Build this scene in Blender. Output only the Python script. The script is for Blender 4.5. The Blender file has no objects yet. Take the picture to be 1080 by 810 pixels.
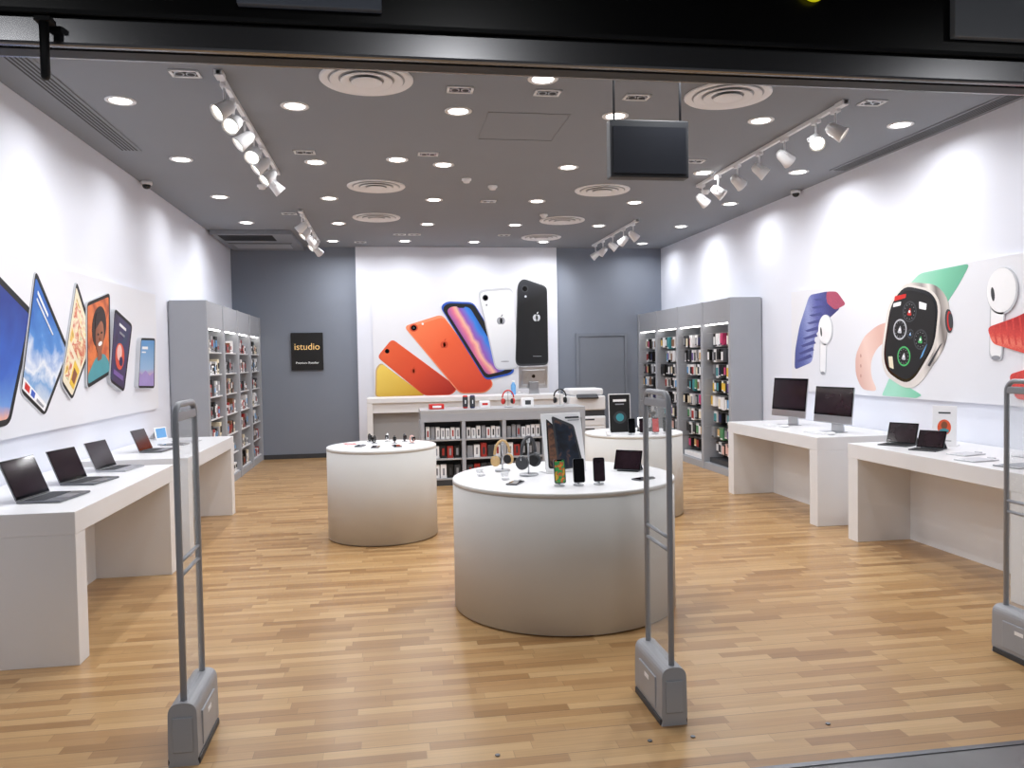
import bpy, bmesh, math, random
from mathutils import Matrix, Vector
random.seed(7)
scene = bpy.context.scene
scene.view_settings.view_transform = 'Standard'
R = math.radians

# ------------------------------------------------------------------ materials
MATS = {}
def lin(r, g, b): return ((r/255)**2.2, (g/255)**2.2, (b/255)**2.2, 1)
def mat(name, col, rough=0.5, metal=0.0, emit=0.0, noise=0.0, nscale=8.0, alpha=1.0, trans=0.0, coat=0.0, bump=0.0):
    if name in MATS: return MATS[name]
    m = bpy.data.materials.new(name); m.use_nodes = True
    nt = m.node_tree; b = nt.nodes['Principled BSDF']
    c = tuple((x/255.0)**2.2 for x in col) + (1,)
    b.inputs['Base Color'].default_value = c
    b.inputs['Roughness'].default_value = rough
    b.inputs['Metallic'].default_value = metal
    b.inputs['Transmission Weight'].default_value = trans
    b.inputs['Coat Weight'].default_value = coat
    b.inputs['Alpha'].default_value = alpha
    if emit:
        b.inputs['Emission Color'].default_value = c
        b.inputs['Emission Strength'].default_value = emit
        m.cycles.emission_sampling = 'NONE'
    tc = nt.nodes.new('ShaderNodeTexCoord'); nz = nt.nodes.new('ShaderNodeTexNoise')
    nz.inputs['Scale'].default_value = nscale; nz.inputs['Detail'].default_value = 3
    nt.links.new(tc.outputs['Object'], nz.inputs['Vector'])
    if noise:
        mx = nt.nodes.new('ShaderNodeMix'); mx.data_type = 'RGBA'
        mx.inputs[6].default_value = tuple(x*(1-noise) for x in c[:3])+(1,)
        mx.inputs[7].default_value = tuple(min(1, x*(1+noise)) for x in c[:3])+(1,)
        nt.links.new(nz.outputs['Fac'], mx.inputs[0]); nt.links.new(mx.outputs[2], b.inputs['Base Color'])
    if bump:
        bp = nt.nodes.new('ShaderNodeBump'); bp.inputs['Strength'].default_value = bump
        bp.inputs['Distance'].default_value = 0.002
        nt.links.new(nz.outputs['Fac'], bp.inputs['Height']); nt.links.new(bp.outputs[0], b.inputs['Normal'])
    MATS[name] = m
    return m
def ramp_mat(name, stops, mode, p0=(0, 0), p1=(0, 1), scale=4.0, mixn=0.0, rough=0.4):
    "printed picture: gradient between two (u,v) poster points, or noise mapped through a colour ramp"
    m = bpy.data.materials.new(name); m.use_nodes = True; nt = m.node_tree; b = nt.nodes['Principled BSDF']; L = nt.links.new
    b.inputs['Roughness'].default_value = rough
    tc = nt.nodes.new('ShaderNodeTexCoord'); rp_ = nt.nodes.new('ShaderNodeValToRGB'); nz = nt.nodes.new('ShaderNodeTexNoise')
    nz.inputs['Scale'].default_value = scale; nz.inputs['Detail'].default_value = 5; nz.inputs['Distortion'].default_value = 0.4
    L(tc.outputs['Object'], nz.inputs['Vector'])
    if mode == 'grad':
        d = (p1[0]-p0[0], p1[1]-p0[1]); l2 = d[0]**2+d[1]**2
        dot = nt.nodes.new('ShaderNodeVectorMath'); dot.operation = 'DOT_PRODUCT'; L(tc.outputs['Object'], dot.inputs[0])
        dot.inputs[1].default_value = (d[0]/l2, 0, d[1]/l2)
        ad = nt.nodes.new('ShaderNodeMath'); ad.operation = 'SUBTRACT'; L(dot.outputs['Value'], ad.inputs[0]); ad.inputs[1].default_value = (p0[0]*d[0]+p0[1]*d[1])/l2
        mu = nt.nodes.new('ShaderNodeMath'); mu.operation = 'MULTIPLY_ADD'; L(nz.outputs['Fac'], mu.inputs[0]); mu.inputs[1].default_value = mixn; L(ad.outputs[0], mu.inputs[2])
        L(mu.outputs[0], rp_.inputs[0])
    else: L(nz.outputs['Fac'], rp_.inputs[0])
    e = rp_.color_ramp.elements
    e[0].position = stops[0][0]; e[0].color = lin(*stops[0][1]); e[1].position = stops[-1][0]; e[1].color = lin(*stops[-1][1])
    for p, c in stops[1:-1]: q = e.new(p); q.color = lin(*c)
    L(rp_.outputs[0], b.inputs['Base Color'])
    return m

def wood_floor():
    m = bpy.data.materials.new('wood_planks'); m.use_nodes = True
    nt = m.node_tree; L = nt.links.new; b = nt.nodes['Principled BSDF']
    def N(t, **k):
        n = nt.nodes.new(t)
        for a, v in k.items(): setattr(n, a, v)
        return n
    def MA(op, a, bb=None):
        n = N('ShaderNodeMath', operation=op)
        for i, x in enumerate((a, bb)):
            if x is None: continue
            if isinstance(x, (int, float)): n.inputs[i].default_value = x
            else: L(x, n.inputs[i])
        return n.outputs[0]
    tc = N('ShaderNodeTexCoord'); sp = N('ShaderNodeSeparateXYZ'); L(tc.outputs['Object'], sp.inputs[0])
    x, y = sp.outputs[0], sp.outputs[1]
    yr = MA('DIVIDE', y, 0.068); row = MA('FLOOR', yr)
    w1 = N('ShaderNodeTexWhiteNoise', noise_dimensions='1D'); L(row, w1.inputs['W'])
    xr = MA('ADD', MA('DIVIDE', x, 0.46), MA('MULTIPLY', w1.outputs['Value'], 7.0)); pid = MA('FLOOR', xr)
    cb = N('ShaderNodeCombineXYZ'); L(row, cb.inputs[0]); L(pid, cb.inputs[1])
    w2 = N('ShaderNodeTexWhiteNoise', noise_dimensions='2D'); L(cb.outputs[0], w2.inputs['Vector'])
    rp_ = N('ShaderNodeValToRGB'); L(w2.outputs['Value'], rp_.inputs[0])
    e = rp_.color_ramp.elements
    e[0].position = 0; e[0].color = lin(155, 117, 76); e[1].position = 1; e[1].color = lin(198, 162, 116)
    for p, c in ((0.2, (171, 132, 89)), (0.5, (181, 143, 98)), (0.8, (189, 152, 106))):
        q = e.new(p); q.color = lin(*c)
    mp = N('ShaderNodeMapping'); mp.inputs['Scale'].default_value = (2.5, 60, 1); L(tc.outputs['Object'], mp.inputs[0])
    off = N('ShaderNodeVectorMath', operation='ADD'); L(mp.outputs[0], off.inputs[0]); L(w2.outputs['Color'], off.inputs[1])
    nz = N('ShaderNodeTexNoise'); nz.inputs['Scale'].default_value = 1.6; nz.inputs['Detail'].default_value = 5; L(off.outputs[0], nz.inputs['Vector'])
    g = MA('ADD', MA('MULTIPLY', nz.outputs['Fac'], 0.40), 0.80)
    fy = MA('FRACT', yr); fx = MA('FRACT', xr)
    s1 = MA('GREATER_THAN', fy, 0.035); s2 = MA('GREATER_THAN', fx, 0.006)
    s = MA('ADD', MA('MULTIPLY', MA('MULTIPLY', s1, s2), 0.25), 0.75)
    f3 = MA('FRACT', MA('DIVIDE', y, 0.204)); s3 = MA('ADD', MA('MULTIPLY', MA('GREATER_THAN', f3, 0.024), 0.36), 0.64)
    k = MA('MULTIPLY', MA('MULTIPLY', g, s), s3)
    mx = N('ShaderNodeVectorMath', operation='SCALE'); L(rp_.outputs[0], mx.inputs[0]); L(k, mx.inputs['Scale'])
    L(mx.outputs[0], b.inputs['Base Color'])
    b.inputs['Roughness'].default_value = 0.30
    bp = N('ShaderNodeBump'); bp.inputs['Strength'].default_value = 0.15; bp.inputs['Distance'].default_value = 0.002
    L(k, bp.inputs['Height']); L(bp.outputs[0], b.inputs['Normal'])
    return m

WHITE = mat('white_paint', (236, 236, 238), 0.6, noise=0.02, nscale=3)
WALLW = mat('wall_white', (230, 233, 244), 0.75, noise=0.02, nscale=2)
WALLG = mat('wall_slate_grey', (130, 137, 150), 0.7, noise=0.04, nscale=2)
CEILG = mat('ceiling_grey', (136, 140, 146), 0.85, noise=0.03, nscale=2)
LAM = mat('laminate_white', (232, 232, 234), 0.32, noise=0.015, nscale=4)
LAMG = mat('laminate_grey', (170, 171, 174), 0.5, noise=0.03, nscale=5)
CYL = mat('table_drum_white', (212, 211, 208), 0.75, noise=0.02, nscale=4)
SHG = mat('shelf_grey', (164, 167, 174), 0.5, noise=0.03, nscale=5)
DKG = mat('dark_grey', (60, 62, 66), 0.5, noise=0.05)
BLK = mat('black_gloss', (14, 14, 16), 0.12, noise=0.05)
FASC = mat('fascia_black', (12, 12, 13), 0.3, noise=0.05)
BLKM = mat('black_matte', (20, 20, 22), 0.55, noise=0.05)
SCR = mat('screen_black', (10, 10, 13), 0.06, noise=0.05)
CHR = mat('chrome', (140, 140, 142), 0.26, 1.0, noise=0.08, nscale=1.5)
SIL = mat('aluminium', (196, 198, 202), 0.3, 1.0, noise=0.03)
SPG = mat('aluminium_dark', (120, 122, 126), 0.35, 1.0, noise=0.03)
GATE = mat('gate_grey_plastic', (158, 161, 168), 0.3, 0.0, noise=0.03)
GATE2 = mat('gate_base_plastic', (160, 161, 166), 0.4, 0.0, noise=0.03)
ACR = mat('clear_acrylic', (225, 235, 240), 0.03, alpha=0.17, noise=0.01)
GRD = mat('grille_dark', (45, 46, 48), 0.6, noise=0.1)
LITE = mat('lamp_face', (255, 252, 245), 0.4, emit=9.0)
LITEW = mat('spot_lamp_face', (255, 246, 226), 0.4, emit=14.0)
POSTER = mat('poster_paper', (232, 233, 239), 0.45, noise=0.02, nscale=2)
def C(name, r, g, b, rough=0.4, noise=0.12, ns=12, **k): return mat(name, (r, g, b), rough, noise=noise, nscale=ns, **k)
RED = C('red', 205, 45, 40); ORG = C('coral', 232, 98, 62); ORD = C('coral_dark', 214, 78, 48)
YEL = C('yellow', 240, 200, 70); BLU = C('blue', 50, 90, 190); SKY = C('sky_blue', 110, 170, 225)
NAV = C('navy', 30, 35, 85, noise=0.4); LIL = C('lilac', 160, 140, 200); PNK = C('pink', 235, 190, 180)
GRN = C('green', 80, 190, 110); MINT = C('mint', 135, 205, 175); CREAM = C('cream', 240, 228, 200)
PW = C('print_white', 248, 248, 250, noise=0.02); PG = C('print_grey', 150, 152, 158); PSIL = C('print_silver', 198, 200, 206, noise=0.05)
SKIN = C('print_brown', 140, 85, 60); HAIR = C('print_hair', 40, 26, 22); TEAL = C('teal', 70, 150, 160)
WEAVE_R = C('weave_red', 215, 75, 70, noise=0.4, ns=60)
MAG = C('magenta', 205, 70, 120); PUR = C('purple', 110, 85, 150); GOLD = C('gold', 212, 175, 120, noise=0.05)
MRED = C('packet_red', 165, 50, 45); MGRN = C('packet_green', 90, 150, 105); MBRN = C('packet_brown', 130, 95, 70)
G = ramp_mat

# ------------------------------------------------------------------ mesh builder
class MB:
    def __init__(s, name):
        s.name = name; s.bm = bmesh.new(); s.mats = []
    def mi(s, m):
        if m not in s.mats: s.mats.append(m)
        return s.mats.index(m)
    def add(s, t, m, M, smooth=False):
        i = s.mi(m)
        bmesh.ops.recalc_face_normals(t, faces=t.faces[:])
        for f in t.faces: f.material_index = i; f.smooth = smooth
        t.transform(M)
        me = bpy.data.meshes.new('tmp'); t.to_mesh(me); t.free()
        s.bm.from_mesh(me); bpy.data.meshes.remove(me)
        return s
    def box(s, c, d, m, bev=0, rot=None, seg=2):
        t = bmesh.new(); bmesh.ops.create_cube(t, size=1)
        t.transform(Matrix.Diagonal((d[0], d[1], d[2], 1)))
        if bev: bmesh.ops.bevel(t, geom=t.edges[:], offset=min(bev, min(d)*0.49), segments=seg, affect='EDGES', profile=0.5)
        M = Matrix.Translation(c)
        if rot is not None:
            M = M @ (rot if isinstance(rot, Matrix) else Matrix.Rotation(rot[2], 4, 'Z') @ Matrix.Rotation(rot[1], 4, 'Y') @ Matrix.Rotation(rot[0], 4, 'X'))
        return s.add(t, m, M)
    def b2(s, lo, hi, m, bev=0):
        return s.box([(a+b)/2 for a, b in zip(lo, hi)], [b-a for a, b in zip(lo, hi)], m, bev)
    def lathe(s, prof, c, m, seg=48, M=None, smooth=True):
        t = bmesh.new(); rings = []
        for r, z in prof:
            if r < 1e-6: rings.append([t.verts.new((0, 0, z))])
            else: rings.append([t.verts.new((r*math.cos(2*math.pi*i/seg), r*math.sin(2*math.pi*i/seg), z)) for i in range(seg)])
        for a, b in zip(rings[:-1], rings[1:]):
            for i in range(seg):
                j = (i+1) % seg
                q = [a[i % len(a)], a[j % len(a)], b[j % len(b)], b[i % len(b)]]
                u = []
                for v in q:
                    if v not in u: u.append(v)
                if len(u) > 2: t.faces.new(u)
        X = Matrix.Translation(c)
        if M is not None: X = X @ M
        s.add(t, m, X, smooth)
        return s
    def cyl(s, c, r, h, m, seg=32, r2=None, M=None, bev=0):
        r2 = r if r2 is None else r2
        p = [(0, -h/2), (r-bev, -h/2)] + ([(r, -h/2+bev)] if bev else []) + ([(r2, h/2-bev)] if bev else []) + [(r2-bev, h/2), (0, h/2)]
        if not bev: p = [(0, -h/2), (r, -h/2), (r2, h/2), (0, h/2)]
        t = MBflat(p, seg)
        X = Matrix.Translation(c)
        if M is not None: X = X @ M
        i = s.mi(m)
        for f in t.faces: f.material_index = i; f.smooth = len(f.verts) == 4 and abs(f.normal.z) < 0.95
        t.transform(X); me = bpy.data.meshes.new('tmp'); t.to_mesh(me); t.free(); s.bm.from_mesh(me); bpy.data.meshes.remove(me)
        return s
    def sph(s, c, r, m, sc=(1, 1, 1), seg=20):
        t = bmesh.new(); bmesh.ops.create_uvsphere(t, u_segments=seg, v_segments=seg//2, radius=r)
        return s.add(t, m, Matrix.Translation(c) @ Matrix.Diagonal((*sc, 1)), True)
    def tube(s, pts, r, m, seg=10, closed=False):
        t = bmesh.new(); P = [Vector(p) for p in pts]; n = len(P); rings = []
        up = None
        for i in range(n):
            if closed: d = P[(i+1) % n]-P[i-1]
            else: d = P[min(i+1, n-1)]-P[max(i-1, 0)]
            d.normalize()
            if up is None: up = d.orthogonal().normalized()
            up = (up-d*up.dot(d)).normalized(); sd = d.cross(up)
            rings.append([t.verts.new(P[i]+r*(math.cos(2*math.pi*k/seg)*up+math.sin(2*math.pi*k/seg)*sd)) for k in range(seg)])
        for i in range(n if closed else n-1):
            a, b = rings[i], rings[(i+1) % n]
            for k in range(seg):
                t.faces.new((a[k], a[(k+1) % seg], b[(k+1) % seg], b[k]))
        if not closed:
            t.faces.new(rings[0][::-1]); t.faces.new(rings[-1])
        return s.add(t, m, Matrix.Identity(4), True)
    def prism(s, pts, y0, y1, m, M=None):
        "polygon in local XZ, extruded from y0 to y1"
        t = bmesh.new()
        a = [t.verts.new((p[0], y0, p[1])) for p in pts]; b = [t.verts.new((p[0], y1, p[1])) for p in pts]
        t.faces.new(a); t.faces.new(b[::-1]); n = len(pts)
        for i in range(n): t.faces.new((a[i], b[i], b[(i+1) % n], a[(i+1) % n]))
        return s.add(t, m, M or Matrix.Identity(4))
    def done(s, loc=(0, 0, 0), rz=0.0, parent=None):
        me = bpy.data.meshes.new(s.name); s.bm.to_mesh(me); s.bm.free()
        for m in s.mats: me.materials.append(m)
        o = bpy.data.objects.new(s.name, me); scene.collection.objects.link(o)
        o.location = loc; o.rotation_euler = (0, 0, rz)
        if parent: o.parent = parent
        return o
def MBflat(p, seg):
    t = bmesh.new(); rings = []
    for r, z in p:
        if r < 1e-6: rings.append([t.verts.new((0, 0, z))])
        else: rings.append([t.verts.new((r*math.cos(2*math.pi*i/seg), r*math.sin(2*math.pi*i/seg), z)) for i in range(seg)])
    for a, b in zip(rings[:-1], rings[1:]):
        if len(a) == 1: t.faces.new(b)
        elif len(b) == 1: t.faces.new(a)
        else:
            for i in range(seg):
                j = (i+1) % seg; t.faces.new((a[i], a[j], b[j], b[i]))
    bmesh.ops.recalc_face_normals(t, faces=t.faces[:]); t.normal_update()
    return t
def linked(name, src, loc, rz=0):
    o = bpy.data.objects.new(name, src.data); scene.collection.objects.link(o); o.location = loc; o.rotation_euler = (0, 0, rz); return o
def rp(pts, r, n=4):
    "round polygon corners"
    out = []; N = len(pts)
    for i in range(N):
        p = Vector(pts[i]); a = Vector(pts[i-1]); b = Vector(pts[(i+1) % N])
        ra = min(r, (a-p).length*0.45); rb = min(r, (b-p).length*0.45)
        s = p+(a-p).normalized()*ra; e = p+(b-p).normalized()*rb
        for k in range(n+1):
            t = k/n; out.append(tuple(s*(1-t)**2+p*2*t*(1-t)+e*t*t))
    return out
def inset(pts, f):
    c = Vector((sum(p[0] for p in pts)/len(pts), sum(p[1] for p in pts)/len(pts)))
    return [tuple(c+(Vector(p)-c)*f) for p in pts]
def ell(cx, cy, rx, ry, n=24, a=0):
    return [(cx+rx*math.cos(t)*math.cos(a)-ry*math.sin(t)*math.sin(a), cy+rx*math.cos(t)*math.sin(a)+ry*math.sin(t)*math.cos(a)) for t in [2*math.pi*i/n for i in range(n)]]
def bil(q, pts):
    "map unit square points into quad q (bl, br, tr, tl)"
    o = []
    for u, v in pts:
        x = [(1-u)*(1-v)*q[0][i]+u*(1-v)*q[1][i]+u*v*q[2][i]+(1-u)*v*q[3][i] for i in (0, 1)]
        o.append(tuple(x))
    return o

# ------------------------------------------------------------------ room shell
XL, XR, YB, H = -2.70, 5.12, 14.37, 3.74
YF = 3.0
f = MB('floor'); f.b2((XL-0.1, YF, -0.1), (XR+0.1, YB+0.1, 0), wood_floor()); f.done()
MALL = mat('mall_tile', (120, 120, 122), 0.3, noise=0.15, nscale=6)
f = MB('mall_floor'); f.b2((-9, -8, -0.1), (12, YF-0.03, 0), MALL); f.done()
f = MB('trim_1'); f.b2((XL, YF-0.03, -0.08), (XR, YF, 0.004), SPG); f.done()
f = MB('ceiling'); f.b2((XL-0.1, 3.5, H), (XR+0.1, YB+0.1, H+0.1), CEILG)
f.done()
f = MB('wall_left'); f.b2((XL-0.1, 3.3, 0), (XL, YB+0.1, H), WALLW); f.done()
f = MB('wall_right'); f.b2((XR, 3.3, 0), (XR+0.1, YB+0.1, H), WALLW); f.done()
f = MB('wall_back'); f.b2((XL, YB, 0), (XR, YB+0.1, H), WALLG); f.done()
f = MB('wall_back_feature'); f.b2((-0.56, YB-0.10, 0), (3.08, YB-0.001, H-0.001), WALLW); f.done()
f = MB('baseboard_back'); f.b2((XL, YB-0.02, 0), (-0.57, YB-0.001, 0.08), DKG); f.b2((3.09, YB-0.02, 0), (3.43, YB-0.001, 0.08), DKG); f.b2((4.45, YB-0.02, 0), (4.6, YB-0.001, 0.08), DKG); f.done()
f = MB('baseboard_left'); f.b2((XL+0.001, 3.5, 0), (XL+0.009, 10.2, 0.08), LAMG); f.done()
f = MB('baseboard_right'); f.b2((XR-0.009, 3.5, 0), (XR-0.001, 10.2, 0.08), LAMG); f.done()
# door in back wall
f = MB('door_1')
DRG = mat('door_grey', (122, 128, 139), 0.6, noise=0.03)
for a in ((3.44, 0, 3.50, 2.10), (4.38, 0, 4.44, 2.10), (3.44, 2.10, 4.44, 2.16)):
    f.b2((a[0], YB-0.035, a[1]), (a[2], YB-0.001, a[3]), DRG)
f.b2((3.505, YB-0.02, 0.005), (4.375, YB-0.001, 2.095), DRG, 0.003)
f.cyl((3.58, YB-0.05, 1.02), 0.025, 0.05, SIL, M=Matrix.Rotation(R(90), 4, 'X')); f.tube([(3.58, YB-0.07, 1.02), (3.70, YB-0.07, 1.02)], 0.01, SIL)
f.done()

# storefront header
f = MB('storefront_header')
f.b2((-6, 3.28, 3.055), (9, 3.48, 4.19), FASC)
f.b2((-6, 3.30, 2.94), (9, 3.46, 3.055), CHR, 0.012)
f.b2((-6, 3.27, 3.05), (9, 3.285, 3.066), BLKM)
f.b2((-6, 3.34, 2.935), (9, 3.42, 2.942), BLKM)
f.done()
f = MB('fascia_panel'); f.b2((2.55, 3.24, 3.12), (4.6, 3.278, 3.42), mat('fascia_grey', (165, 167, 171), 0.5), 0.004); f.done()
f = MB('fascia_panel'); f.b2((-0.56, 3.24, 3.108), (0.0, 3.278, 3.42), mat('fascia_blue', (135, 142, 155), 0.5), 0.004); f.done()
f = MB('logo_disc_sign'); f.cyl((0, 0, 0), 0.06, 0.02, C('sign_yellow', 225, 215, 30, emit=0.6), M=Matrix.Rotation(R(90), 4, 'X')); f.cyl((0, -0.012, 0), 0.045, 0.006, BLKM, M=Matrix.Rotation(R(90), 4, 'X')); f.done((1.88, 3.262, 3.31))
f = MB('door_pivot_bracket'); f.cyl((0, 0, -0.09), 0.017, 0.20, BLKM, bev=0.003); f.box((0, 0.01, 0.02), (0.06, 0.06, 0.02), BLKM, 0.004); f.sph((0, 0, -0.19), 0.017, BLKM); f.done((-1.26, 3.24, 2.99))
f = MB('storefront_pier'); f.b2((-6, 3.28, 0), (XL-0.101, 3.48, 2.93), BLK); f.b2((XL-0.30, 3.26, 0), (XL-0.101, 3.28, 2.93), CHR); f.done()
f = MB('storefront_pier'); f.b2((XR+0.101, 3.28, 0), (9, 3.48, 2.93), BLK); f.done()
f = MB('ceiling_lobby'); f.b2((-9, -8, 4.2), (12, 3.48, 4.3), mat('mall_ceiling', (60, 60, 62), 0.6)); f.done()

# ------------------------------------------------------------------ ceiling fittings
def alight(loc, w, size, col=(0.97, 0.98, 1.0), parent=None, spread=160):
    l = bpy.data.lights.new('lamp', 'AREA'); l.shape = 'DISK'; l.size = size; l.energy = w; l.color = col; l.spread = R(spread)
    o = bpy.data.objects.new('lamp', l); scene.collection.objects.link(o)
    if parent: o.parent = parent
    o.location = loc; return o
DL = None
pos = []
for x in (-2.0, -0.7, 0.6, 1.93, 3.24, 4.57):
    for y in (4.7, 6.5, 8.28, 10.08, 11.88):  # nearest row is unseen behind the header, included for its light
        if (x, y) == (3.24, 8.28): pos.append((3.5, 8.4)); continue
        pos.append((x, y))
pos += [(0.3, 13.56), (1.49, 13.62), (2.7, 13.57), (4.54, 13.7), (-0.9, 13.6), (1.15, 5.7), (0.12, 8.11)]
for x, y in pos:
    if DL is None:
        f = MB('downlight')
        f.lathe([(0.075, 0.0), (0.082, -0.006), (0.105, -0.008), (0.112, -0.004), (0.112, 0)], (0, 0, 0), WHITE, 40)
        f.cyl((0, 0, -0.003), 0.077, 0.004, LITE)
        DL = f.done((x, y, H-0.001)); o = DL
    else: o = linked('downlight', DL, (x, y, H-0.001))
    alight((0, 0, -0.012), 11.3, 0.15, parent=o)
D = None
for x, y in ((-0.12, 5.83), (2.66, 5.89), (-0.11, 9.34), (2.6, 9.35), (-0.14, 11.35), (2.56, 11.43), (2.56, 13.05)):
    if D is None:
        f = MB('air_diffuser')
        f.lathe([(0.335, 0.0), (0.335, -0.008), (0.325, -0.016), (0.275, -0.006)], (0, 0, 0), WHITE, 48)
        for a, b, z in ((0.262, 0.20, -0.018), (0.187, 0.125, -0.024), (0.112, 0.0, -0.03)):
            f.lathe([(b, z+0.012), (a-0.008, z-0.002), (a, z), (a, z+0.006), (b, z+0.016)] if b else [(0, z), (a-0.008, z), (a, z+0.004), (a-0.02, z+0.012), (0, z+0.012)], (0, 0, 0), WHITE, 48)
        f.cyl((0, 0, -0.0035), 0.30, 0.004, LAMG, 48)
        D = f.done((x, y, H-0.002))
    else: linked('air_diffuser', D, (x, y, H-0.002))
D = None
for x, y in ((-1.37, 5.85), (0.57, 5.98), (1.24, 5.98), (1.96, 6.01), (3.93, 5.95), (-0.77, 7.89), (0.42, 7.86), (1.3, 10.12), (0.44, 12.84), (0.2, 12.84), (-1.31, 11.13), (1.9, 12.84), (-0.45, 13.69), (3.2, 7.9)):
    if D is None:
        f = MB('recessed_twin_light')
        for s in (-1, 1):
            f.b2((-0.10, s*0.06-0.010, -0.01), (0.10, s*0.06+0.010, 0), WHITE, 0.002)
            f.b2((s*0.09-0.010, -0.07, -0.01), (s*0.09+0.010, 0.07, 0), WHITE, 0.002)
            f.cyl((s*0.04, 0, -0.006), 0.035, 0.008, SIL); f.cyl((s*0.04, 0, -0.009), 0.025, 0.006, GRD)
        f.b2((-0.09, -0.06, -0.003), (0.09, 0.06, 0), BLKM)
        D = f.done((x, y, H-0.001))
    else: linked('recessed_twin_light', D, (x, y, H-0.001))
for x0, x1, y1 in ((-2.46, -2.30, 8.0), (4.90, 5.05, 8.2)):
    f = MB('linear_air_vent'); w = x1-x0
    f.b2((-w/2-0.02, -2.1, -0.008), (w/2+0.02, 2.1, 0), CEILG, 0.002)
    for k in range(5):
        f.b2((-w/2+0.012+k*w/5, -2.07, -0.011), (-w/2+0.012+k*w/5+0.012, 2.07, -0.008), GRD)
    f.done(((x0+x1)/2, y1-2.12, H-0.001))
f = MB('ceiling_access_panel')
for a in ((-0.35, -0.4, -0.34, 0.4), (0.34, -0.4, 0.35, 0.4), (-0.34, -0.4, 0.34, -0.39), (-0.34, 0.39, 0.34, 0.4)): f.b2((a[0], a[1], -0.003), (a[2], a[3], 0), CEILG)
f.done((1.2, 6.9, H-0.001))
f = MB('ceiling_cassette_unit')
f.b2((-0.6, -0.9, -0.07), (0.6, 0.9, 0), CEILG, 0.006)
for k in range(9): f.b2((-0.5, -0.8+k*0.06, -0.078), (0.3, -0.77+k*0.06, -0.069), GRD)
f.b2((-0.5, 0.0, -0.076), (0.5, 0.02, -0.069), GRD); f.b2((-0.45, -0.03+0.2, -0.076), (0.45, 0.6, -0.069), SHG)
f.done((-2.05, 13.42, H-0.001))
for i, (x, y) in enumerate(((1.24, 9.24), (0.9, 8.9), (2.2, 11.0), (3.9, 9.3), (-1.4, 9.4))):
    if i == 0:
        f = MB('smoke_detector'); f.lathe([(0, -0.045), (0.035, -0.045), (0.04, -0.03), (0.055, -0.02), (0.055, 0)], (0, 0, 0), WHITE, 28); S0 = f.done((x, y, H-0.001))
    else: linked('smoke_detector', S0, (x, y, H-0.001))
for x, y, s in ((XL+0.08, 9.3, 1), (XR-0.08, 9.2, -1)):
    f = MB('security_camera'); f.cyl((0, 0, -0.02), 0.06, 0.04, WHITE, bev=0.006); f.sph((0, 0, -0.045), 0.045, BLK, (1, 1, 0.9)); f.done((x, y, H-0.001))

# track lights
def track(name, x, y0, y1, heads, side):
    e = bpy.data.objects.new(name, None); scene.collection.objects.link(e); e.location = (x, (y0+y1)/2, H)
    L = y1-y0
    f = MB('rail'); f.b2((-0.018, -L/2, -0.035), (0.018, L/2, -0.001), WHITE, 0.004); f.b2((-0.03, -L/2, -0.04), (0.03, -L/2+0.12, -0.0015), WHITE, 0.004); f.done(parent=e)
    for y, az, el in heads:
        d = Vector((math.cos(el)*math.cos(az), math.cos(el)*math.sin(az), math.sin(el)))
        q = d.to_track_quat('-Z', 'Y').to_matrix().to_4x4()
        ly = y-e.location.y
        f = MB('spot_head')
        f.b2((-0.02, -0.05, -0.065), (0.02, 0.05, -0.036), WHITE, 0.004)
        f.cyl((0, 0, -0.10), 0.009, 0.09, WHITE, 12)
        c = Vector((0, 0, -0.21))
        f.tube([(0, 0, -0.14), tuple(c+q.to_3x3() @ Vector((0.062, 0, 0.06))), tuple(c+q.to_3x3() @ Vector((0.064, 0, 0)))], 0.006, WHITE, 8)
        f.lathe([(0, 0.085), (0.03, 0.08), (0.048, 0.05), (0.056, -0.02), (0.066, -0.075), (0.062, -0.078), (0.05, -0.03)], c, WHITE, 28, q)
        f.cyl(c+q.to_3x3() @ Vector((0, 0, -0.05)), 0.05, 0.006, LITEW, 24, M=q)
        o = f.done((0, ly, 0), parent=e)
        l = bpy.data.lights.new('spot', 'SPOT'); l.energy = 22; l.spot_size = R(95); l.spot_blend = 1.0; l.shadow_soft_size = 0.05; l.color = (0.98, 0.98, 1.0)
        lo = bpy.data.objects.new('spot', l); scene.collection.objects.link(lo); lo.parent = e
        lo.location = Vector((0, ly, 0))+c+d*0.09; lo.rotation_euler = q.to_euler()
    return e
track('track_light', -1.13, 5.75, 8.75, [(5.95, R(215), R(-35)), (6.3, R(250), R(-35)), (6.75, R(200), R(-40)), (7.2, R(255), R(-40)), (7.6, R(200), R(-40)), (8.05, R(215), R(-40)), (8.5, R(20), R(-45))], -1)
track('track_light', -1.13, 10.8, 13.6, [(11.0, R(170), R(-40)), (11.5, R(200), R(-45)), (12.1, R(60), R(-35)), (12.7, R(200), R(-40)), (13.3, R(50), R(-35))], -1)
track('track_light', 3.67, 5.9, 9.0, [(6.05, R(-35), R(-35)), (6.35, R(250), R(-35)), (6.9, R(10), R(-35)), (7.4, R(-20), R(-40)), (7.9, R(10), R(-38)), (8.4, R(-25), R(-40)), (8.85, R(10), R(-40))], 1)
track('track_light', 3.67, 11.3, 13.9, [(11.5, R(10), R(-40)), (12.0, R(130), R(-35)), (12.6, R(-10), R(-40)), (13.2, R(130), R(-35)), (13.7, R(150), R(-35))], 1)

# hanging sign
f = MB('hanging_display_sign')
f.box((0, 0, 0), (0.53, 0.09, 0.37), DKG, 0.006)
f.box((0, -0.047, -0.01), (0.49, 0.006, 0.30), mat('dim_screen', (50, 52, 58), 0.3), 0)
for s in (-1, 1): f.cyl((s*0.225, 0, 0.435), 0.008, 0.52, DKG, 12); f.cyl((s*0.225, 0, 0.675), 0.03, 0.02, DKG, 16)
f.done((1.70, 5.0, 3.05))

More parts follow.
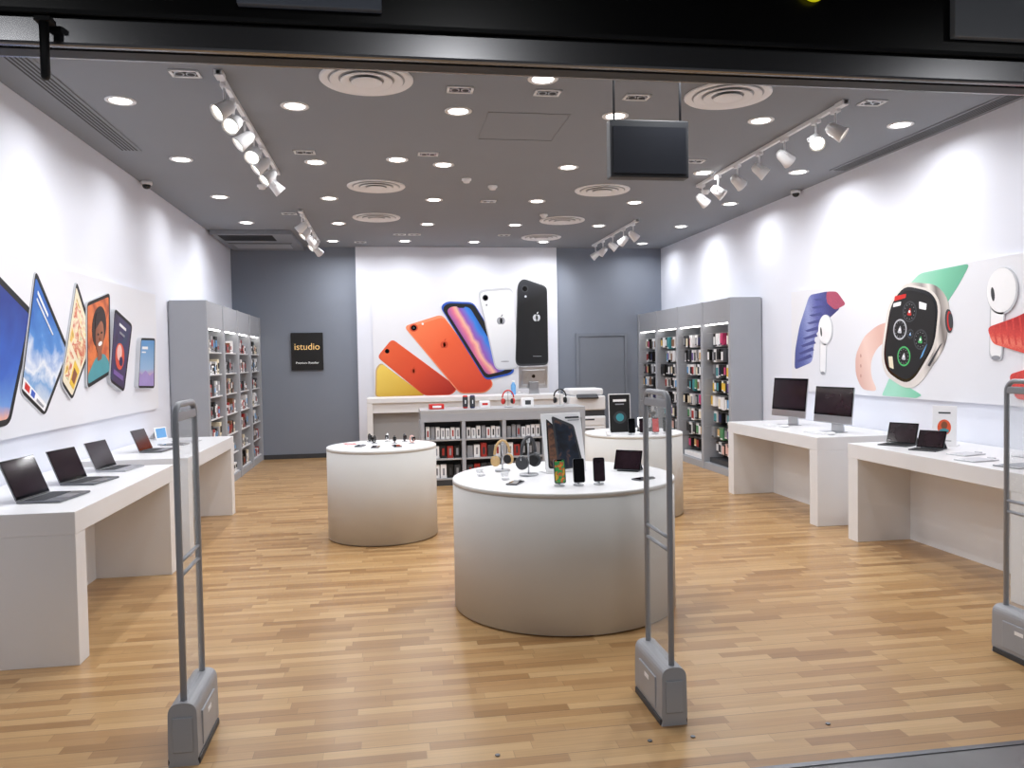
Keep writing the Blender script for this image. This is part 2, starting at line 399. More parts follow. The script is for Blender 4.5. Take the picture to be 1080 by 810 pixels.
# ------------------------------------------------------------------ posters
def poster(u0, u1, z0, z1):
    f = MB('wall_poster'); f.b2((u0, -0.03, z0), (u1, -0.002, z1), POSTER); return f
def lay(f, pts, k, m): f.prism(pts, -0.029, -0.030-0.0008*k, m)
# left wall: tablets and phones (u = world Y)
f = poster(4.6, 9.68, 1.20, 2.52)
def device(q, r, scr, sub, k0=1, frame=BLKM):
    lay(f, rp(q, r), k0, PSIL); lay(f, rp([(a+0.012, b) for a, b in inset(q, 0.985)], r*0.9), k0+1, frame); s = inset(q, 0.90)
    lay(f, rp(s, r*0.45), k0+2, scr)
    n = 3
    for pts, m in sub: lay(f, bil(s, pts), k0+n, m); n += 1
U = lambda a, b, c, d: [(a, b), (c, b), (c, d), (a, d)]
device([(5.30, 1.26), (6.04, 1.29), (6.48, 2.13), (5.60, 2.50)], 0.09, G('print_swirl', [(0, (225, 70, 40)), (0.25, (245, 140, 60)), (0.42, (240, 175, 150)), (0.52, (110, 155, 220)), (0.75, (50, 100, 195)), (1, (25, 55, 140))], 'grad', (5.7, 1.0), (6.0, 2.5), 2.0, 0.45), [], 1)
pic_mtn = G('print_mountain', [(0, (60, 75, 95)), (0.35, (215, 222, 232)), (0.5, (120, 165, 215)), (0.6, (235, 240, 248)), (0.75, (80, 140, 210)), (1, (40, 100, 185))], 'grad', (6.5, 1.3), (6.6, 2.5), 5.0, 0.55)
device([(6.20, 1.52), (6.60, 1.31), (7.13, 1.83), (6.53, 2.46)], 0.07, pic_mtn, [
    ([(0, 0), (1, 0), (1, 0.10), (0, 0.10)], PW), (U(0.08, 0.02, 0.28, 0.08), RED), (U(0.35, 0.02, 0.5, 0.08), BLU), (U(0.6, 0.02, 0.9, 0.05), PG), (U(0.08, 0.9, 0.4, 0.93), PW), (U(0.08, 0.84, 0.6, 0.86), PW)], 6)
pic_col = G('print_collage', [(0.25, (60, 45, 40)), (0.38, (235, 190, 80)), (0.46, (245, 235, 205)), (0.54, (205, 90, 60)), (0.62, (240, 225, 180)), (0.75, (60, 130, 130))], 'noise', scale=7)
device([(6.91, 1.56), (7.12, 1.41), (7.68, 1.96), (7.31, 2.45)], 0.06, CREAM, [
    (U(0.08, 0.45, 0.92, 0.92), pic_col), (U(0.08, 0.08, 0.45, 0.38), pic_col), (U(0.55, 0.08, 0.92, 0.38), YEL), (U(0.6, 0.14, 0.85, 0.3), SKIN)], 16)
device([(7.44, 1.50), (8.04, 1.62), (8.10, 2.41), (7.50, 2.27)], 0.06, G('print_brick', [(0.3, (150, 60, 35)), (0.5, (225, 120, 60)), (0.7, (190, 85, 50))], 'noise', scale=5), [
    (rp([(0.0, 0.0), (1, 0.0), (1, 0.12), (0.78, 0.26), (0.55, 0.30), (0.3, 0.26), (0, 0.12)], 0.05), TEAL), (ell(0.52, 0.66, 0.34, 0.27), HAIR), (rp([(0.42, 0.22), (0.64, 0.22), (0.62, 0.42), (0.44, 0.42)], 0.05), SKIN), (ell(0.53, 0.54, 0.20, 0.24), G('print_face', [(0, (110, 62, 42)), (1, (176, 112, 78))], 'grad', (7.6, 1.9), (8.0, 2.0))), (rp([(0.30, 0.64), (0.36, 0.86), (0.7, 0.88), (0.76, 0.64), (0.6, 0.74)], 0.06), HAIR), (ell(0.545, 0.435, 0.09, 0.028), PW), (ell(0.45, 0.57, 0.03, 0.015), HAIR), (ell(0.62, 0.57, 0.03, 0.015), HAIR), (ell(0.53, 0.50, 0.03, 0.02), SKIN)], 26)
device([(7.98, 1.55), (8.38, 1.43), (8.71, 2.13), (8.18, 2.27)], 0.07, G('print_dark', [(0.3, (20, 22, 40)), (0.5, (60, 45, 90)), (0.7, (30, 60, 90))], 'noise', scale=6), [
    (ell(0.5, 0.42, 0.30, 0.20), ORD), (ell(0.45, 0.47, 0.16, 0.12), PNK), (ell(0.6, 0.36, 0.12, 0.07), NAV), (U(0.15, 0.1, 0.85, 0.17), PUR), (U(0.3, 0.86, 0.7, 0.90), PW), (U(0.35, 0.75, 0.65, 0.78), PG)], 40)
device([(8.80, 1.46), (9.38, 1.44), (9.47, 2.01), (8.95, 2.0)], 0.05, G('print_sky', [(0, (150, 120, 185)), (0.35, (205, 150, 180)), (0.5, (150, 185, 220)), (1, (90, 150, 205))], 'grad', (9.1, 1.45), (9.1, 2.0), 3, 0.2), [
    (rp([(0, 0), (1, 0), (1, 0.30), (0.7, 0.22), (0.4, 0.34), (0.15, 0.24), (0, 0.28)], 0.03), LIL), (U(0.08, 0.80, 0.5, 0.86), PW), (U(0.08, 0.72, 0.35, 0.75), PW)], 50)
f.done((XL, 0, 0), R(90))
# back wall: fanned phones (u = world X)
f = poster(-0.29, 2.90, 1.05, 3.20)
def ph(pts, k, m, r=0.06, edge=None, sh=(0.02, -0.012)):
    lay(f, rp(pts, r), k, edge or PSIL); lay(f, rp([(a+sh[0]*0.6, b+sh[1]*0.6) for a, b in inset(pts, 0.955)], r*0.95), k+1, m)
def logo(cx, cz, s, m, k, a=0):
    lay(f, ell(cx-s*0.35, cz, s*0.72, s*0.95), k, m); lay(f, ell(cx+s*0.35, cz, s*0.66, s*0.92), k, m); lay(f, ell(cx+s*0.25, cz+s*1.35, s*0.16, s*0.40, 14, -0.6), k, m)
gy = G('print_gy', [(0, (250, 215, 100)), (1, (225, 175, 60))], 'grad', (-0.2, 1.6), (0.5, 1.1))
gr1 = G('print_gr1', [(0, (235, 100, 60)), (0.5, (222, 78, 48)), (1, (175, 45, 35))], 'grad', (-0.1, 1.9), (1.1, 1.1))
gr2 = G('print_gr2', [(0, (250, 130, 85)), (0.4, (238, 100, 62)), (1, (222, 75, 50))], 'grad', (0.5, 2.4), (1.7, 1.2))
ph([(-0.27, 1.07), (0.62, 1.07), (-0.16, 1.68), (-0.25, 1.58)], 1, gy, edge=GOLD)
ph([(-0.22, 1.78), (0.05, 2.10), (1.22, 1.20), (1.10, 1.07), (0.60, 1.07)], 3, gr1, 0.08, edge=ORG)
lay(f, rp([(-0.16, 1.78), (0.02, 1.98), (0.10, 1.90), (-0.08, 1.72)], 0.05), 5, gr1); lay(f, ell(-0.04, 1.88, 0.04, 0.04), 6, BLK)
logo(0.42, 1.52, 0.05, ORD, 6)
ph([(0.26, 2.32), (0.95, 2.53), (1.88, 1.24), (1.72, 1.09), (1.24, 1.09)], 8, gr2, 0.10, C('coral_edge', 250, 150, 110))
lay(f, ell(0.44, 2.29, 0.075, 0.07), 11, ORD); lay(f, ell(0.44, 2.29, 0.05, 0.048), 12, BLK); lay(f, ell(0.44, 2.29, 0.02, 0.02), 13, DKG); lay(f, ell(0.60, 2.36, 0.02, 0.02), 11, PW)
logo(0.98, 1.98, 0.065, ORD, 11)
scr_b = G('print_waves', [(0, (35, 45, 130)), (0.25, (90, 70, 170)), (0.42, (225, 120, 150)), (0.5, (250, 190, 160)), (0.58, (150, 90, 180)), (0.72, (60, 130, 220)), (1, (25, 50, 140))], 'grad', (1.28, 1.9), (1.98, 2.3), 1.6, 0.3)
ph([(0.92, 2.66), (1.03, 2.76), (1.52, 2.74), (2.26, 1.50), (2.20, 1.42), (1.72, 1.32)], 14, BLKM, 0.09, BLU, sh=(0, 0))
lay(f, rp([(1.03, 2.59), (1.12, 2.67), (1.45, 2.655), (2.10, 1.54), (2.06, 1.49), (1.74, 1.42)], 0.08), 17, scr_b)
lay(f, rp([(1.20, 2.69), (1.37, 2.685), (1.36, 2.64), (1.24, 2.64)], 0.03), 18, BLKM)
gw = G('print_gw', [(0, (255, 255, 255)), (1, (214, 216, 222))], 'grad', (1.6, 2.9), (2.3, 1.5))
ph([(1.60, 2.96), (2.24, 3.01), (2.34, 1.52), (1.90, 1.50)], 20, gw, 0.12, PSIL)
logo(2.02, 2.40, 0.07, PG, 23)
lay(f, ell(1.74, 2.82, 0.065, 0.065), 23, PSIL); lay(f, ell(1.74, 2.82, 0.05, 0.05), 24, BLK); lay(f, ell(1.76, 2.69, 0.02, 0.02), 23, PG); lay(f, ell(2.08, 1.66, 0.08, 0.010), 23, PG)
gb = G('print_gb', [(0, (50, 52, 58)), (0.3, (14, 14, 17)), (1, (24, 25, 28))], 'grad', (2.3, 3.0), (2.8, 2.0))
ph([(2.34, 3.06), (2.43, 3.17), (2.885, 3.02), (2.885, 1.58), (2.33, 1.57), (2.27, 1.63)], 26, gb, 0.09, DKG, sh=(0.01, 0))
logo(2.68, 2.45, 0.065, PSIL, 29)
lay(f, ell(2.47, 2.98, 0.065, 0.065), 29, DKG); lay(f, ell(2.47, 2.98, 0.045, 0.045), 30, SCR); lay(f, ell(2.48, 2.84, 0.02, 0.02), 29, PSIL); lay(f, U(2.6, 1.74, 2.76, 1.75), 29, PG)
f.done((0, YB-0.10, 0))
# right wall: watch, bands, earbuds (u = -world Y)
f = poster(-9.42, -4.4, 1.24, 2.49)
def n(pts): return [(-a, b) for a, b in pts]
wv = G('print_weave', [(0.0, (62, 68, 128)), (0.3, (95, 108, 175)), (0.5, (150, 160, 210)), (0.7, (92, 98, 168)), (1, (58, 60, 118))], 'grad', (-9.3, 1.9), (-8.3, 2.1), 70, 0.35)
lay(f, rp(n([(8.98, 2.42), (8.55, 2.43), (8.30, 2.22), (8.62, 2.08), (8.86, 1.92), (8.92, 1.60), (9.35, 1.50), (9.33, 1.75), (9.22, 2.05)]), 0.07), 1, wv)
lay(f, rp(n([(8.60, 2.43), (8.38, 2.41), (8.2, 2.25), (8.42, 2.20), (8.6, 2.3)]), 0.05), 2, C('weave_red2', 170, 75, 100, noise=0.4, ns=60))
for i in range(9):
    t = i/8; lay(f, rp(n([(9.30-0.42*t, 1.62+0.74*t), (9.24-0.42*t, 1.60+0.74*t), (8.92-0.34*t, 1.66+0.66*t), (8.96-0.34*t, 1.70+0.66*t)]), 0.01), 3, C('weave_dark', 72, 78, 140, noise=0.4, ns=60))
def bud(cy, cz, s, k):
    lay(f, rp(n([(cy+s*0.12, cz), (cy-s*0.04, cz-0.02*s), (cy+s*0.00, cz-s*0.54), (cy+s*0.13, cz-s*0.52)]), 0.05*s), k, PSIL); lay(f, rp(n([(cy+s*0.105, cz), (cy-s*0.03, cz-0.02*s), (cy+s*0.01, cz-s*0.52), (cy+s*0.12, cz-s*0.50)]), 0.05*s), k+1, PW)
    lay(f, ell(-cy, cz, s*0.155, s*0.18, 28), k+1, PSIL); lay(f, ell(-cy-0.008, cz+0.006, s*0.145, s*0.17, 28), k+2, PW)
    lay(f, ell(-cy-0.09*s, cz-0.02, s*0.018, s*0.055, 20, 0.15), k+3, DKG); lay(f, ell(-cy-0.06*s, cz-s*0.51, s*0.045, s*0.018, 16), k+2, PG)
bud(8.62, 1.98, 1.0, 5)
band = [(7.42, 2.02), (7.62, 1.99), (7.86, 1.88), (8.02, 1.68), (8.02, 1.46), (7.90, 1.30), (7.62, 1.29), (7.74, 1.45), (7.74, 1.62), (7.62, 1.76), (7.42, 1.84)]
lay(f, rp(n(band), 0.08), 1, G('print_pinkband', [(0, (218, 170, 156)), (0.5, (242, 208, 196)), (1, (222, 180, 168))], 'grad', (-8.05, 1.5), (-7.5, 1.7)))
for i in range(3): lay(f, ell(-7.92, 1.45+0.11*i, 0.012, 0.02, 12), 3, C('pink_dark', 200, 150, 138))
gm = G('print_mint', [(0, (165, 222, 198)), (0.5, (125, 200, 168)), (1, (100, 172, 142))], 'grad', (-7.0, 2.45), (-6.3, 2.25))
lay(f, rp(n([(7.12, 2.36), (6.95, 2.46), (6.28, 2.475), (6.42, 2.30), (6.60, 2.12)]), 0.06), 3, gm)
lay(f, rp(n([(7.42, 1.44), (7.05, 1.33), (6.92, 1.28), (7.0, 1.25), (7.55, 1.25)]), 0.03), 3, gm)
gs = G('print_case', [(0, (225, 218, 212)), (0.35, (150, 143, 140)), (0.55, (236, 228, 222)), (0.75, (120, 113, 110)), (1, (205, 198, 192))], 'grad', (-6.95, 1.75), (-6.5, 1.85))
wt = [(7.15, 2.40), (6.70, 2.33), (6.53, 2.16), (6.58, 1.76), (6.95, 1.38), (7.15, 1.33), (7.49, 1.46), (7.56, 1.67), (7.43, 2.2)]
lay(f, rp(n(wt), 0.12), 8, gs)
wr = [(7.17, 2.385), (6.76, 2.29), (6.64, 2.14), (6.70, 1.76), (6.99, 1.42), (7.16, 1.36), (7.475, 1.48), (7.54, 1.67), (7.41, 2.19)]
lay(f, rp(n(wr), 0.12), 9, C('print_rim', 226, 220, 214, noise=0.04))
wf = [(7.18, 2.365), (6.79, 2.275), (6.675, 2.14), (6.73, 1.77), (7.01, 1.445), (7.17, 1.385), (7.455, 1.50), (7.515, 1.68), (7.395, 2.18)]
lay(f, rp(n(wf), 0.12), 10, BLK)
lay(f, rp(n(inset(wf, 0.93)), 0.10), 11, BLKM)
lay(f, ell(-6.545, 1.98, 0.045, 0.11, 20, 0.1), 10, DKG); lay(f, ell(-6.53, 1.98, 0.032, 0.09, 20, 0.1), 11, RED); lay(f, ell(-6.52, 1.98, 0.024, 0.075, 20, 0.1), 12, DKG); lay(f, rp(n([(6.66, 1.76), (6.63, 1.78), (6.80, 1.56), (6.83, 1.57)]), 0.01), 12, DKG)
for cy, cz, r, m, m2 in ((7.24, 1.93, 0.105, PSIL, BLK), (6.93, 1.82, 0.10, DKG, GRN), (7.09, 2.10, 0.105, DKG, RED), (7.18, 1.66, 0.10, GRN, BLK), (7.08, 1.88, 0.05, DKG, SKY)):
    lay(f, ell(-cy, cz, r, r), 12, m); lay(f, ell(-cy, cz, r*0.84, r*0.84), 13, BLKM)
    for i in range(12):
        t = i*math.pi/6; lay(f, ell(-cy+r*0.7*math.cos(t), cz+r*0.7*math.sin(t), r*0.05, r*0.05, 6), 14, PG)
    lay(f, rp([(-cy-r*0.4, cz-r*0.3), (-cy+r*0.3, cz-r*0.4), (-cy+r*0.1, cz+r*0.42)], r*0.2), 14, m2 if m2 is not BLK else PSIL); lay(f, ell(-cy, cz, r*0.14, r*0.14, 12), 15, PW)
lay(f, rp(n([(7.32, 2.27), (7.14, 2.28), (7.15, 2.24), (7.33, 2.22)]), 0.01), 12, RED); lay(f, rp(n([(7.34, 2.20), (7.22, 2.21), (7.23, 2.17), (7.35, 2.16)]), 0.01), 12, PW); lay(f, rp(n([(6.95, 2.19), (6.84, 2.16), (6.85, 2.10), (6.95, 2.12)]), 0.01), 12, PW)
lay(f, rp(n([(7.43, 1.66), (7.36, 1.66), (7.34, 1.53), (7.41, 1.55)]), 0.01), 12, CREAM); lay(f, rp(n([(6.90, 1.70), (6.83, 1.78), (6.90, 1.66), (6.94, 1.63)]), 0.01), 12, SKY)
bud(5.90, 2.20, 1.1, 16)
wr2 = G('print_redloop', [(0, (190, 55, 55)), (0.35, (225, 85, 75)), (0.5, (240, 130, 110)), (0.65, (222, 80, 72)), (1, (185, 50, 52))], 'grad', (-5.8, 1.65), (-5.75, 2.0), 70, 0.35)
lay(f, rp(n([(6.06, 1.90), (5.75, 1.97), (5.2, 2.15), (5.2, 1.7), (5.6, 1.66), (6.0, 1.76)]), 0.05), 22, wr2)
for i in range(12): lay(f, rp(n([(6.0-0.07*i, 1.91+0.018*i), (5.98-0.07*i, 1.91+0.018*i), (5.94-0.07*i, 1.76-0.006*i), (5.96-0.07*i, 1.76-0.006*i)]), 0.005), 23, WEAVE_R)
lay(f, rp(n([(5.82, 1.50), (5.5, 1.58), (5.0, 1.6), (5.0, 1.28), (5.75, 1.30)]), 0.05), 22, WEAVE_R)
f.done((XR, 0, 0), R(-90))

# black illuminated sign
sg = MB('wall_sign'); sg.b2((-0.275, -0.04, -0.33), (0.275, 0, 0.33), BLKM, 0.004); so = sg.done((-1.44, YB-0.002, 1.90))
def text(body, size, loc, m, parent, rot=(R(90), 0, 0), name='lettering'):
    c = bpy.data.curves.new(name, 'FONT'); c.body = body; c.size = size; c.align_x = 'CENTER'; c.extrude = 0.002; c.materials.append(m)
    o = bpy.data.objects.new(name, c); scene.collection.objects.link(o); o.parent = parent; o.location = loc; o.rotation_euler = rot; return o
GT = mat('gold_lettering', (225, 185, 120), 0.4, emit=0.5); WT = mat('white_lettering', (230, 230, 230), 0.4, emit=0.3)
text('istudio', 0.165, (0, -0.043, 0.03), GT, so); text('Premium Reseller', 0.055, (0, -0.043, -0.22), WT, so)

# ------------------------------------------------------------------ tables
def desk(x0, x1, y0, y1, wall, inner):
    "desk with solid end legs, thick top, modesty panel near the wall"
    f = MB('display_desk'); h = 0.88; t = 0.13; cx, cy = (x0+x1)/2, (y0+y1)/2
    a, b, c, d = x0-cx, x1-cx, y0-cy, y1-cy
    f.b2((a, c, h-t), (b, d, h), LAM, 0.004)
    f.b2((a+0.002, c+0.001, 0), (b-0.002, c+0.15, h-t), LAM, 0.003); f.b2((a+0.002, d-0.15, 0), (b-0.002, d-0.001, h-t), LAM, 0.003)
    p = inner-cx; f.b2((p-0.02, c+0.15, 0), (p+0.02, d-0.15, h-t), LAM)
    return f.done((cx, cy, 0))
desk(XL+0.01, -1.78, 4.76, 6.84, -1, -2.38); desk(XL+0.01, -1.78, 7.28, 9.34, -1, -2.38)
desk(4.12, XR-0.01, 4.56, 6.62, 1, 4.66); desk(4.12, XR-0.01, 7.14, 9.20, 1, 4.66)
def drum(x, y, r):
    f = MB('round_display_table'); h = 0.88
    f.lathe([(0, 0.0), (r-0.03, 0.0), (r-0.03, 0.012), (r-0.002, 0.012), (r-0.002, h-0.03), (r-0.006, h-0.028), (r, h-0.024), (r, h-0.004), (r-0.004, h), (0, h)], (0, 0, 0), CYL, 128)
    o = f.done((x, y, 0))
    for p in o.data.polygons: p.use_smooth = abs(p.normal.z) < 0.5
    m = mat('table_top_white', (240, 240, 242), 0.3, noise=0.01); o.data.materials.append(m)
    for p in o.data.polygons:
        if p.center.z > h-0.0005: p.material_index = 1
    return o
drum(1.18, 5.38, 0.77); drum(-0.095, 7.79, 0.53); drum(2.62, 8.30, 0.53)

# ------------------------------------------------------------------ shelving
PK = [PW, PW, PW, BLKM, BLKM, DKG, MRED, YEL, GOLD, PNK, SKY, DKG, MBRN, NAV, PUR, MGRN, CREAM, MAG, TEAL, PG, PG]
def shelving(x_wall, x_face, mode):
    "local: faces toward -Y, run along X, 4 bays"
    D = abs(x_face-x_wall)-0.01; Lr = 4.1; hh = 2.5
    f = MB('shelving_unit'); a = -Lr/2
    f.b2((a+0.02, -0.02, 0), (a+Lr-0.02, 0, hh-0.01), SHG)
    f.b2((a+0.02, -D, hh-0.34), (a+Lr-0.02, -0.02, hh-0.004), SHG)
    f.b2((a+0.02, -D, 0.001), (a+Lr-0.02, -0.02, 0.10), SHG)
    bw = Lr/4
    for k in range(5):
        x = a+k*bw; w = 0.08
        lo = x-w/2 if 0 < k < 4 else (x if k == 0 else x-w)
        f.b2((lo, -D-0.012, 0), (lo+w, -0.02, hh), SHG, 0.004)
    g = MB('accessory_packages'); PEG = mat('pegboard', (205, 207, 211), 0.5, noise=0.05)
    for k in range(4):
        x0 = a+k*bw+0.06; x1 = x0+bw-0.12
        f.b2((x0, -0.05, 0.1), (x1, -0.02, 2.15), PEG)
        f.b2((x0, -D+0.03, 2.145), (x1, -D+0.05, 2.16), LITE)
        if mode == 'R':
            rows = [0.32+0.23*i for i in range(8)]
            for i, z in enumerate(rows):
                nc = 9 if i > 2 else 7; cw = (x1-x0)/nc
                base = random.choice(PK)
                dep0 = random.uniform(0.26, 0.34)
                for c in range(nc):
                    x = x0+cw*(c+0.5); m = base if random.random() < 0.35 else random.choice(PK)
                    dep = dep0+random.uniform(-0.03, 0.03); ph_ = random.uniform(0.15, 0.20); pw_ = cw*random.uniform(0.72, 0.92)
                    g.box((x, -0.05-dep/2, z+0.095-ph_/2), (pw_, dep, ph_), random.choice([PW, PW, BLKM, DKG, m]), 0.003)
                    g.box((x, -0.052-dep, z+0.085-ph_/2), (pw_*0.7, 0.006, ph_*0.65), m)
                    g.box((x, -0.052-dep, z+0.085-ph_*0.85), (pw_*0.6, 0.008, ph_*0.1), random.choice([PW, DKG]))
                    g.box((x, -0.052-dep/2-0.06, z+0.10), (0.006, dep+0.1, 0.006), SIL)
            g.box(((x0+x1)/2, -D/2-0.02, 0.14), (x1-x0-0.05, D*0.6, 0.07), random.choice([PW, DKG]))
        else:
            for i in range(7):
                z = 0.12+0.29*i
                f.b2((x0, -D+0.02, z-0.015), (x1, -0.05, z), LAM)
                x = x0+0.01
                while x < x1-0.12:
                    w = random.uniform(0.05, 0.13); h = random.uniform(0.10, 0.22); m = random.choice([PW, PW, PW, MRED, BLKM, DKG, MBRN, PG, CREAM, PG])
                    g.b2((x, -D+0.04, z), (x+w, -D+0.16, z+h), m, 0.003)
                    g.b2((x+w*0.2, -D+0.036, z+h*0.35), (x+w*0.8, -D+0.042, z+h*0.75), random.choice([DKG, PW, MRED, BLKM, SKY, PG]))
                    g.b2((x+w*0.3, -D+0.036, z+h*0.12), (x+w*0.7, -D+0.042, z+h*0.2), random.choice([DKG, PG]))
                    x += w+random.uniform(0.005, 0.03)
    o = f.done((x_wall+(0.005 if mode == 'L' else -0.005), 12.31, 0), R(90) if mode == 'L' else R(-90))
    g.done(parent=o)
    return o
shelving(XL, -2.24, 'L'); shelving(XR, 4.65, 'R')

# ------------------------------------------------------------------ counters
f = MB('merchandise_counter'); x0, x1, D = 0, 2.27, 0.62; h = 1.03
f.b2((x0, 0, h-0.05), (x1, D, h), LAMG, 0.004); f.b2((x0, 0.0, h-0.16), (x1, 0.03, h-0.05), SHG, 0.003)
f.b2((x0, D-0.03, 0), (x1, D, h-0.05), SHG); f.b2((x0+0.02, 0.03, 0), (x1-0.02, D-0.03, 0.08), DKG)
for k in range(5):
    x = x0+k*(x1-0.05)/4; f.b2((x, 0.002, 0), (x+0.05, D-0.03, h-0.16), SHG, 0.003)
g = MB('boxed_accessories')
for k in range(4):
    a = x0+k*(x1-0.05)/4+0.05; b = a+(x1-0.05)/4-0.05
    f.b2((a, D/2, 0.08), (b, D/2+0.02, h-0.16), DKG)
    for i, z in enumerate((0.10, 0.37, 0.63)):
        f.b2((a, 0.02, z-0.02), (b, D-0.03, z), LAMG)
        x = a+0.015; w = (b-a-0.03)/(5 if i != 2 else 7)
        while x+w <= b:
            hh = 0.17 if i == 2 else 0.19
            m = [PW, DKG, MRED, PW, DKG, BLKM, PG][random.randrange(7)] if i < 2 else [PW, PG, PW][random.randrange(3)]
            g.b2((x+0.006, 0.08, z), (x+w-0.008, 0.16, z+hh*random.uniform(0.8, 1)), m, 0.003)
            g.b2((x+w*0.35, 0.077, z+hh*0.2), (x+w*0.65, 0.081, z+hh*0.7), random.choice([DKG, MRED, PG, PG])); x += w
o = f.done((0.39, 10.6, 0)); g.done(parent=o)
f = MB('service_counter')
f.b2((0, 0, 1.02), (3.25, 0.62, 1.10), LAM, 0.005)
f.b2((0, 0.002, 0), (0.09, 0.618, 1.02), LAM, 0.004); f.b2((3.16, 0.002, 0), (3.25, 0.618, 1.02), LAM, 0.004)
f.b2((0.09, 0.22, 0), (3.16, 0.25, 1.02), LAMG); f.b2((1.6, 0.02, 0), (1.68, 0.22, 1.02), LAM)
f.b2((0.09, 0.04, 0.86), (3.16, 0.06, 1.02), LAM); f.done((-0.38, 12.9, 0))
f = MB('office_copier')
f.b2((0, 0, 0.02), (0.62, 0.6, 0.72), WHITE, 0.02)
for z in (0.08, 0.24, 0.40, 0.56): f.b2((0.03, -0.012, z), (0.59, 0.01, z+0.14), LAM, 0.008); f.b2((0.2, -0.016, z+0.09), (0.42, -0.008, z+0.115), DKG)
f.b2((0.01, 0.03, 0.71), (0.61, 0.59, 0.83), DKG, 0.01); f.b2((0, 0, 0.82), (0.62, 0.6, 1.06), WHITE, 0.02); f.b2((0.02, 0.05, 1.07), (0.6, 0.58, 1.18), WHITE, 0.03)
f.box((0.30, -0.03, 1.05), (0.36, 0.12, 0.03), DKG, 0.006, rot=(R(25), 0, 0)); f.b2((0, 0, 0), (0.62, 0.6, 0.02), DKG)
f.done((2.96, 12.85, 0))

# ------------------------------------------------------------------ products
WALLP = mat('screen_wallpaper', (46, 34, 40), 0.1, noise=0.9, nscale=9)
def laptop(loc, rz, w=0.33, d=0.23, ang=112, body=SPG):
    f = MB('laptop')
    f.box((0, -d/2, 0.008), (w, d, 0.014), body, 0.005)
    f.box((0, -d*0.36, 0.0155), (w*0.84, d*0.45, 0.0012), BLKM)
    for r_ in range(5):
        for c in range(13): f.box((-w*0.39+c*w*0.065, -d*0.18-r_*d*0.085, 0.0166), (w*0.055, d*0.07, 0.0012), DKG)
    f.box((0, -d*0.80, 0.0155), (w*0.36, d*0.30, 0.0012), SIL)
    T = Matrix.Translation((0, 0.0, 0.014)) @ Matrix.Rotation(R(-(ang-90)), 4, 'X')
    f.box(T @ Vector((0, 0, d/2)), (w, 0.007, d), body, 0.003, rot=T.to_3x3().to_4x4())
    f.box(T @ Vector((0, -0.0038, d/2)), (w*0.975, 0.001, d*0.96), SCR, rot=T.to_3x3().to_4x4())
    f.box(T @ Vector((0, -0.0045, d/2+0.004)), (w*0.92, 0.001, d*0.84), WALLP, rot=T.to_3x3().to_4x4())
    f.cyl((0, 0, 0.012), 0.006, w*0.8, BLKM, 12, M=Matrix.Rotation(R(90), 4, 'Y'))
    return f.done(loc, rz)
Z = 0.8805
laptop((-2.22, 5.30, Z), R(84), 0.38, 0.26); laptop((-2.24, 5.99, Z), R(80), 0.34, 0.24); laptop((-2.24, 6.64, Z), R(82), 0.33, 0.23, body=SIL); laptop((-2.32, 7.95, Z), R(84), 0.31, 0.21)
def imac(loc, rz, w=0.62, hh=0.45):
    f = MB('desktop_computer')
    f.box((0, 0.05, 0.004), (0.20, 0.19, 0.007), SIL, 0.003)
    f.prism([(-0.09, 0.007), (0.09, 0.007), (0.075, 0.2), (-0.075, 0.2)], 0.10, 0.115, SIL)
    f.box((0, 0.075, 0.20), (0.15, 0.07, 0.012), SIL, 0.004)
    T = Matrix.Translation((0, 0.03, 0.095)) @ Matrix.Rotation(R(-6), 4, 'X'); Q = T.to_3x3().to_4x4()
    f.box(T @ Vector((0, 0.006, hh/2)), (w, 0.014, hh), SIL, 0.005, rot=Q)
    f.box(T @ Vector((0, 0.018, hh/2)), (w*0.8, 0.02, hh*0.7), SIL, 0.009, rot=Q)
    f.box(T @ Vector((0, -0.0015, hh/2+0.04)), (w*0.99, 0.002, hh-0.082), SCR, rot=Q)
    f.box(T @ Vector((0, -0.003, hh/2+0.04)), (w*0.93, 0.001, hh-0.13), WALLP, rot=Q)
    f.cyl(T @ Vector((0, 0.029, hh*0.55)), 0.03, 0.002, BLK, 20, M=Q @ Matrix.Rotation(R(90), 4, 'X'))
    f.box((0, -0.16, 0.006), (0.28, 0.11, 0.010), PW, 0.004); f.box((0, -0.16, 0.0118), (0.265, 0.095, 0.001), PG)
    for r_ in range(4):
        for c in range(12): f.box((-0.122+c*0.0222, -0.127-r_*0.022, 0.0128), (0.019, 0.018, 0.002), PW)
    f.sph((0.21, -0.16, 0.0155), 0.03, PW, (1, 1.7, 0.5))
    return f.done(loc, rz)
imac((4.50, 8.48, Z), R(-82)); imac((4.50, 7.56, Z), R(-80), 0.56, 0.38); imac((2.42, 13.3, 1.1005), R(180), 0.5, 0.38)
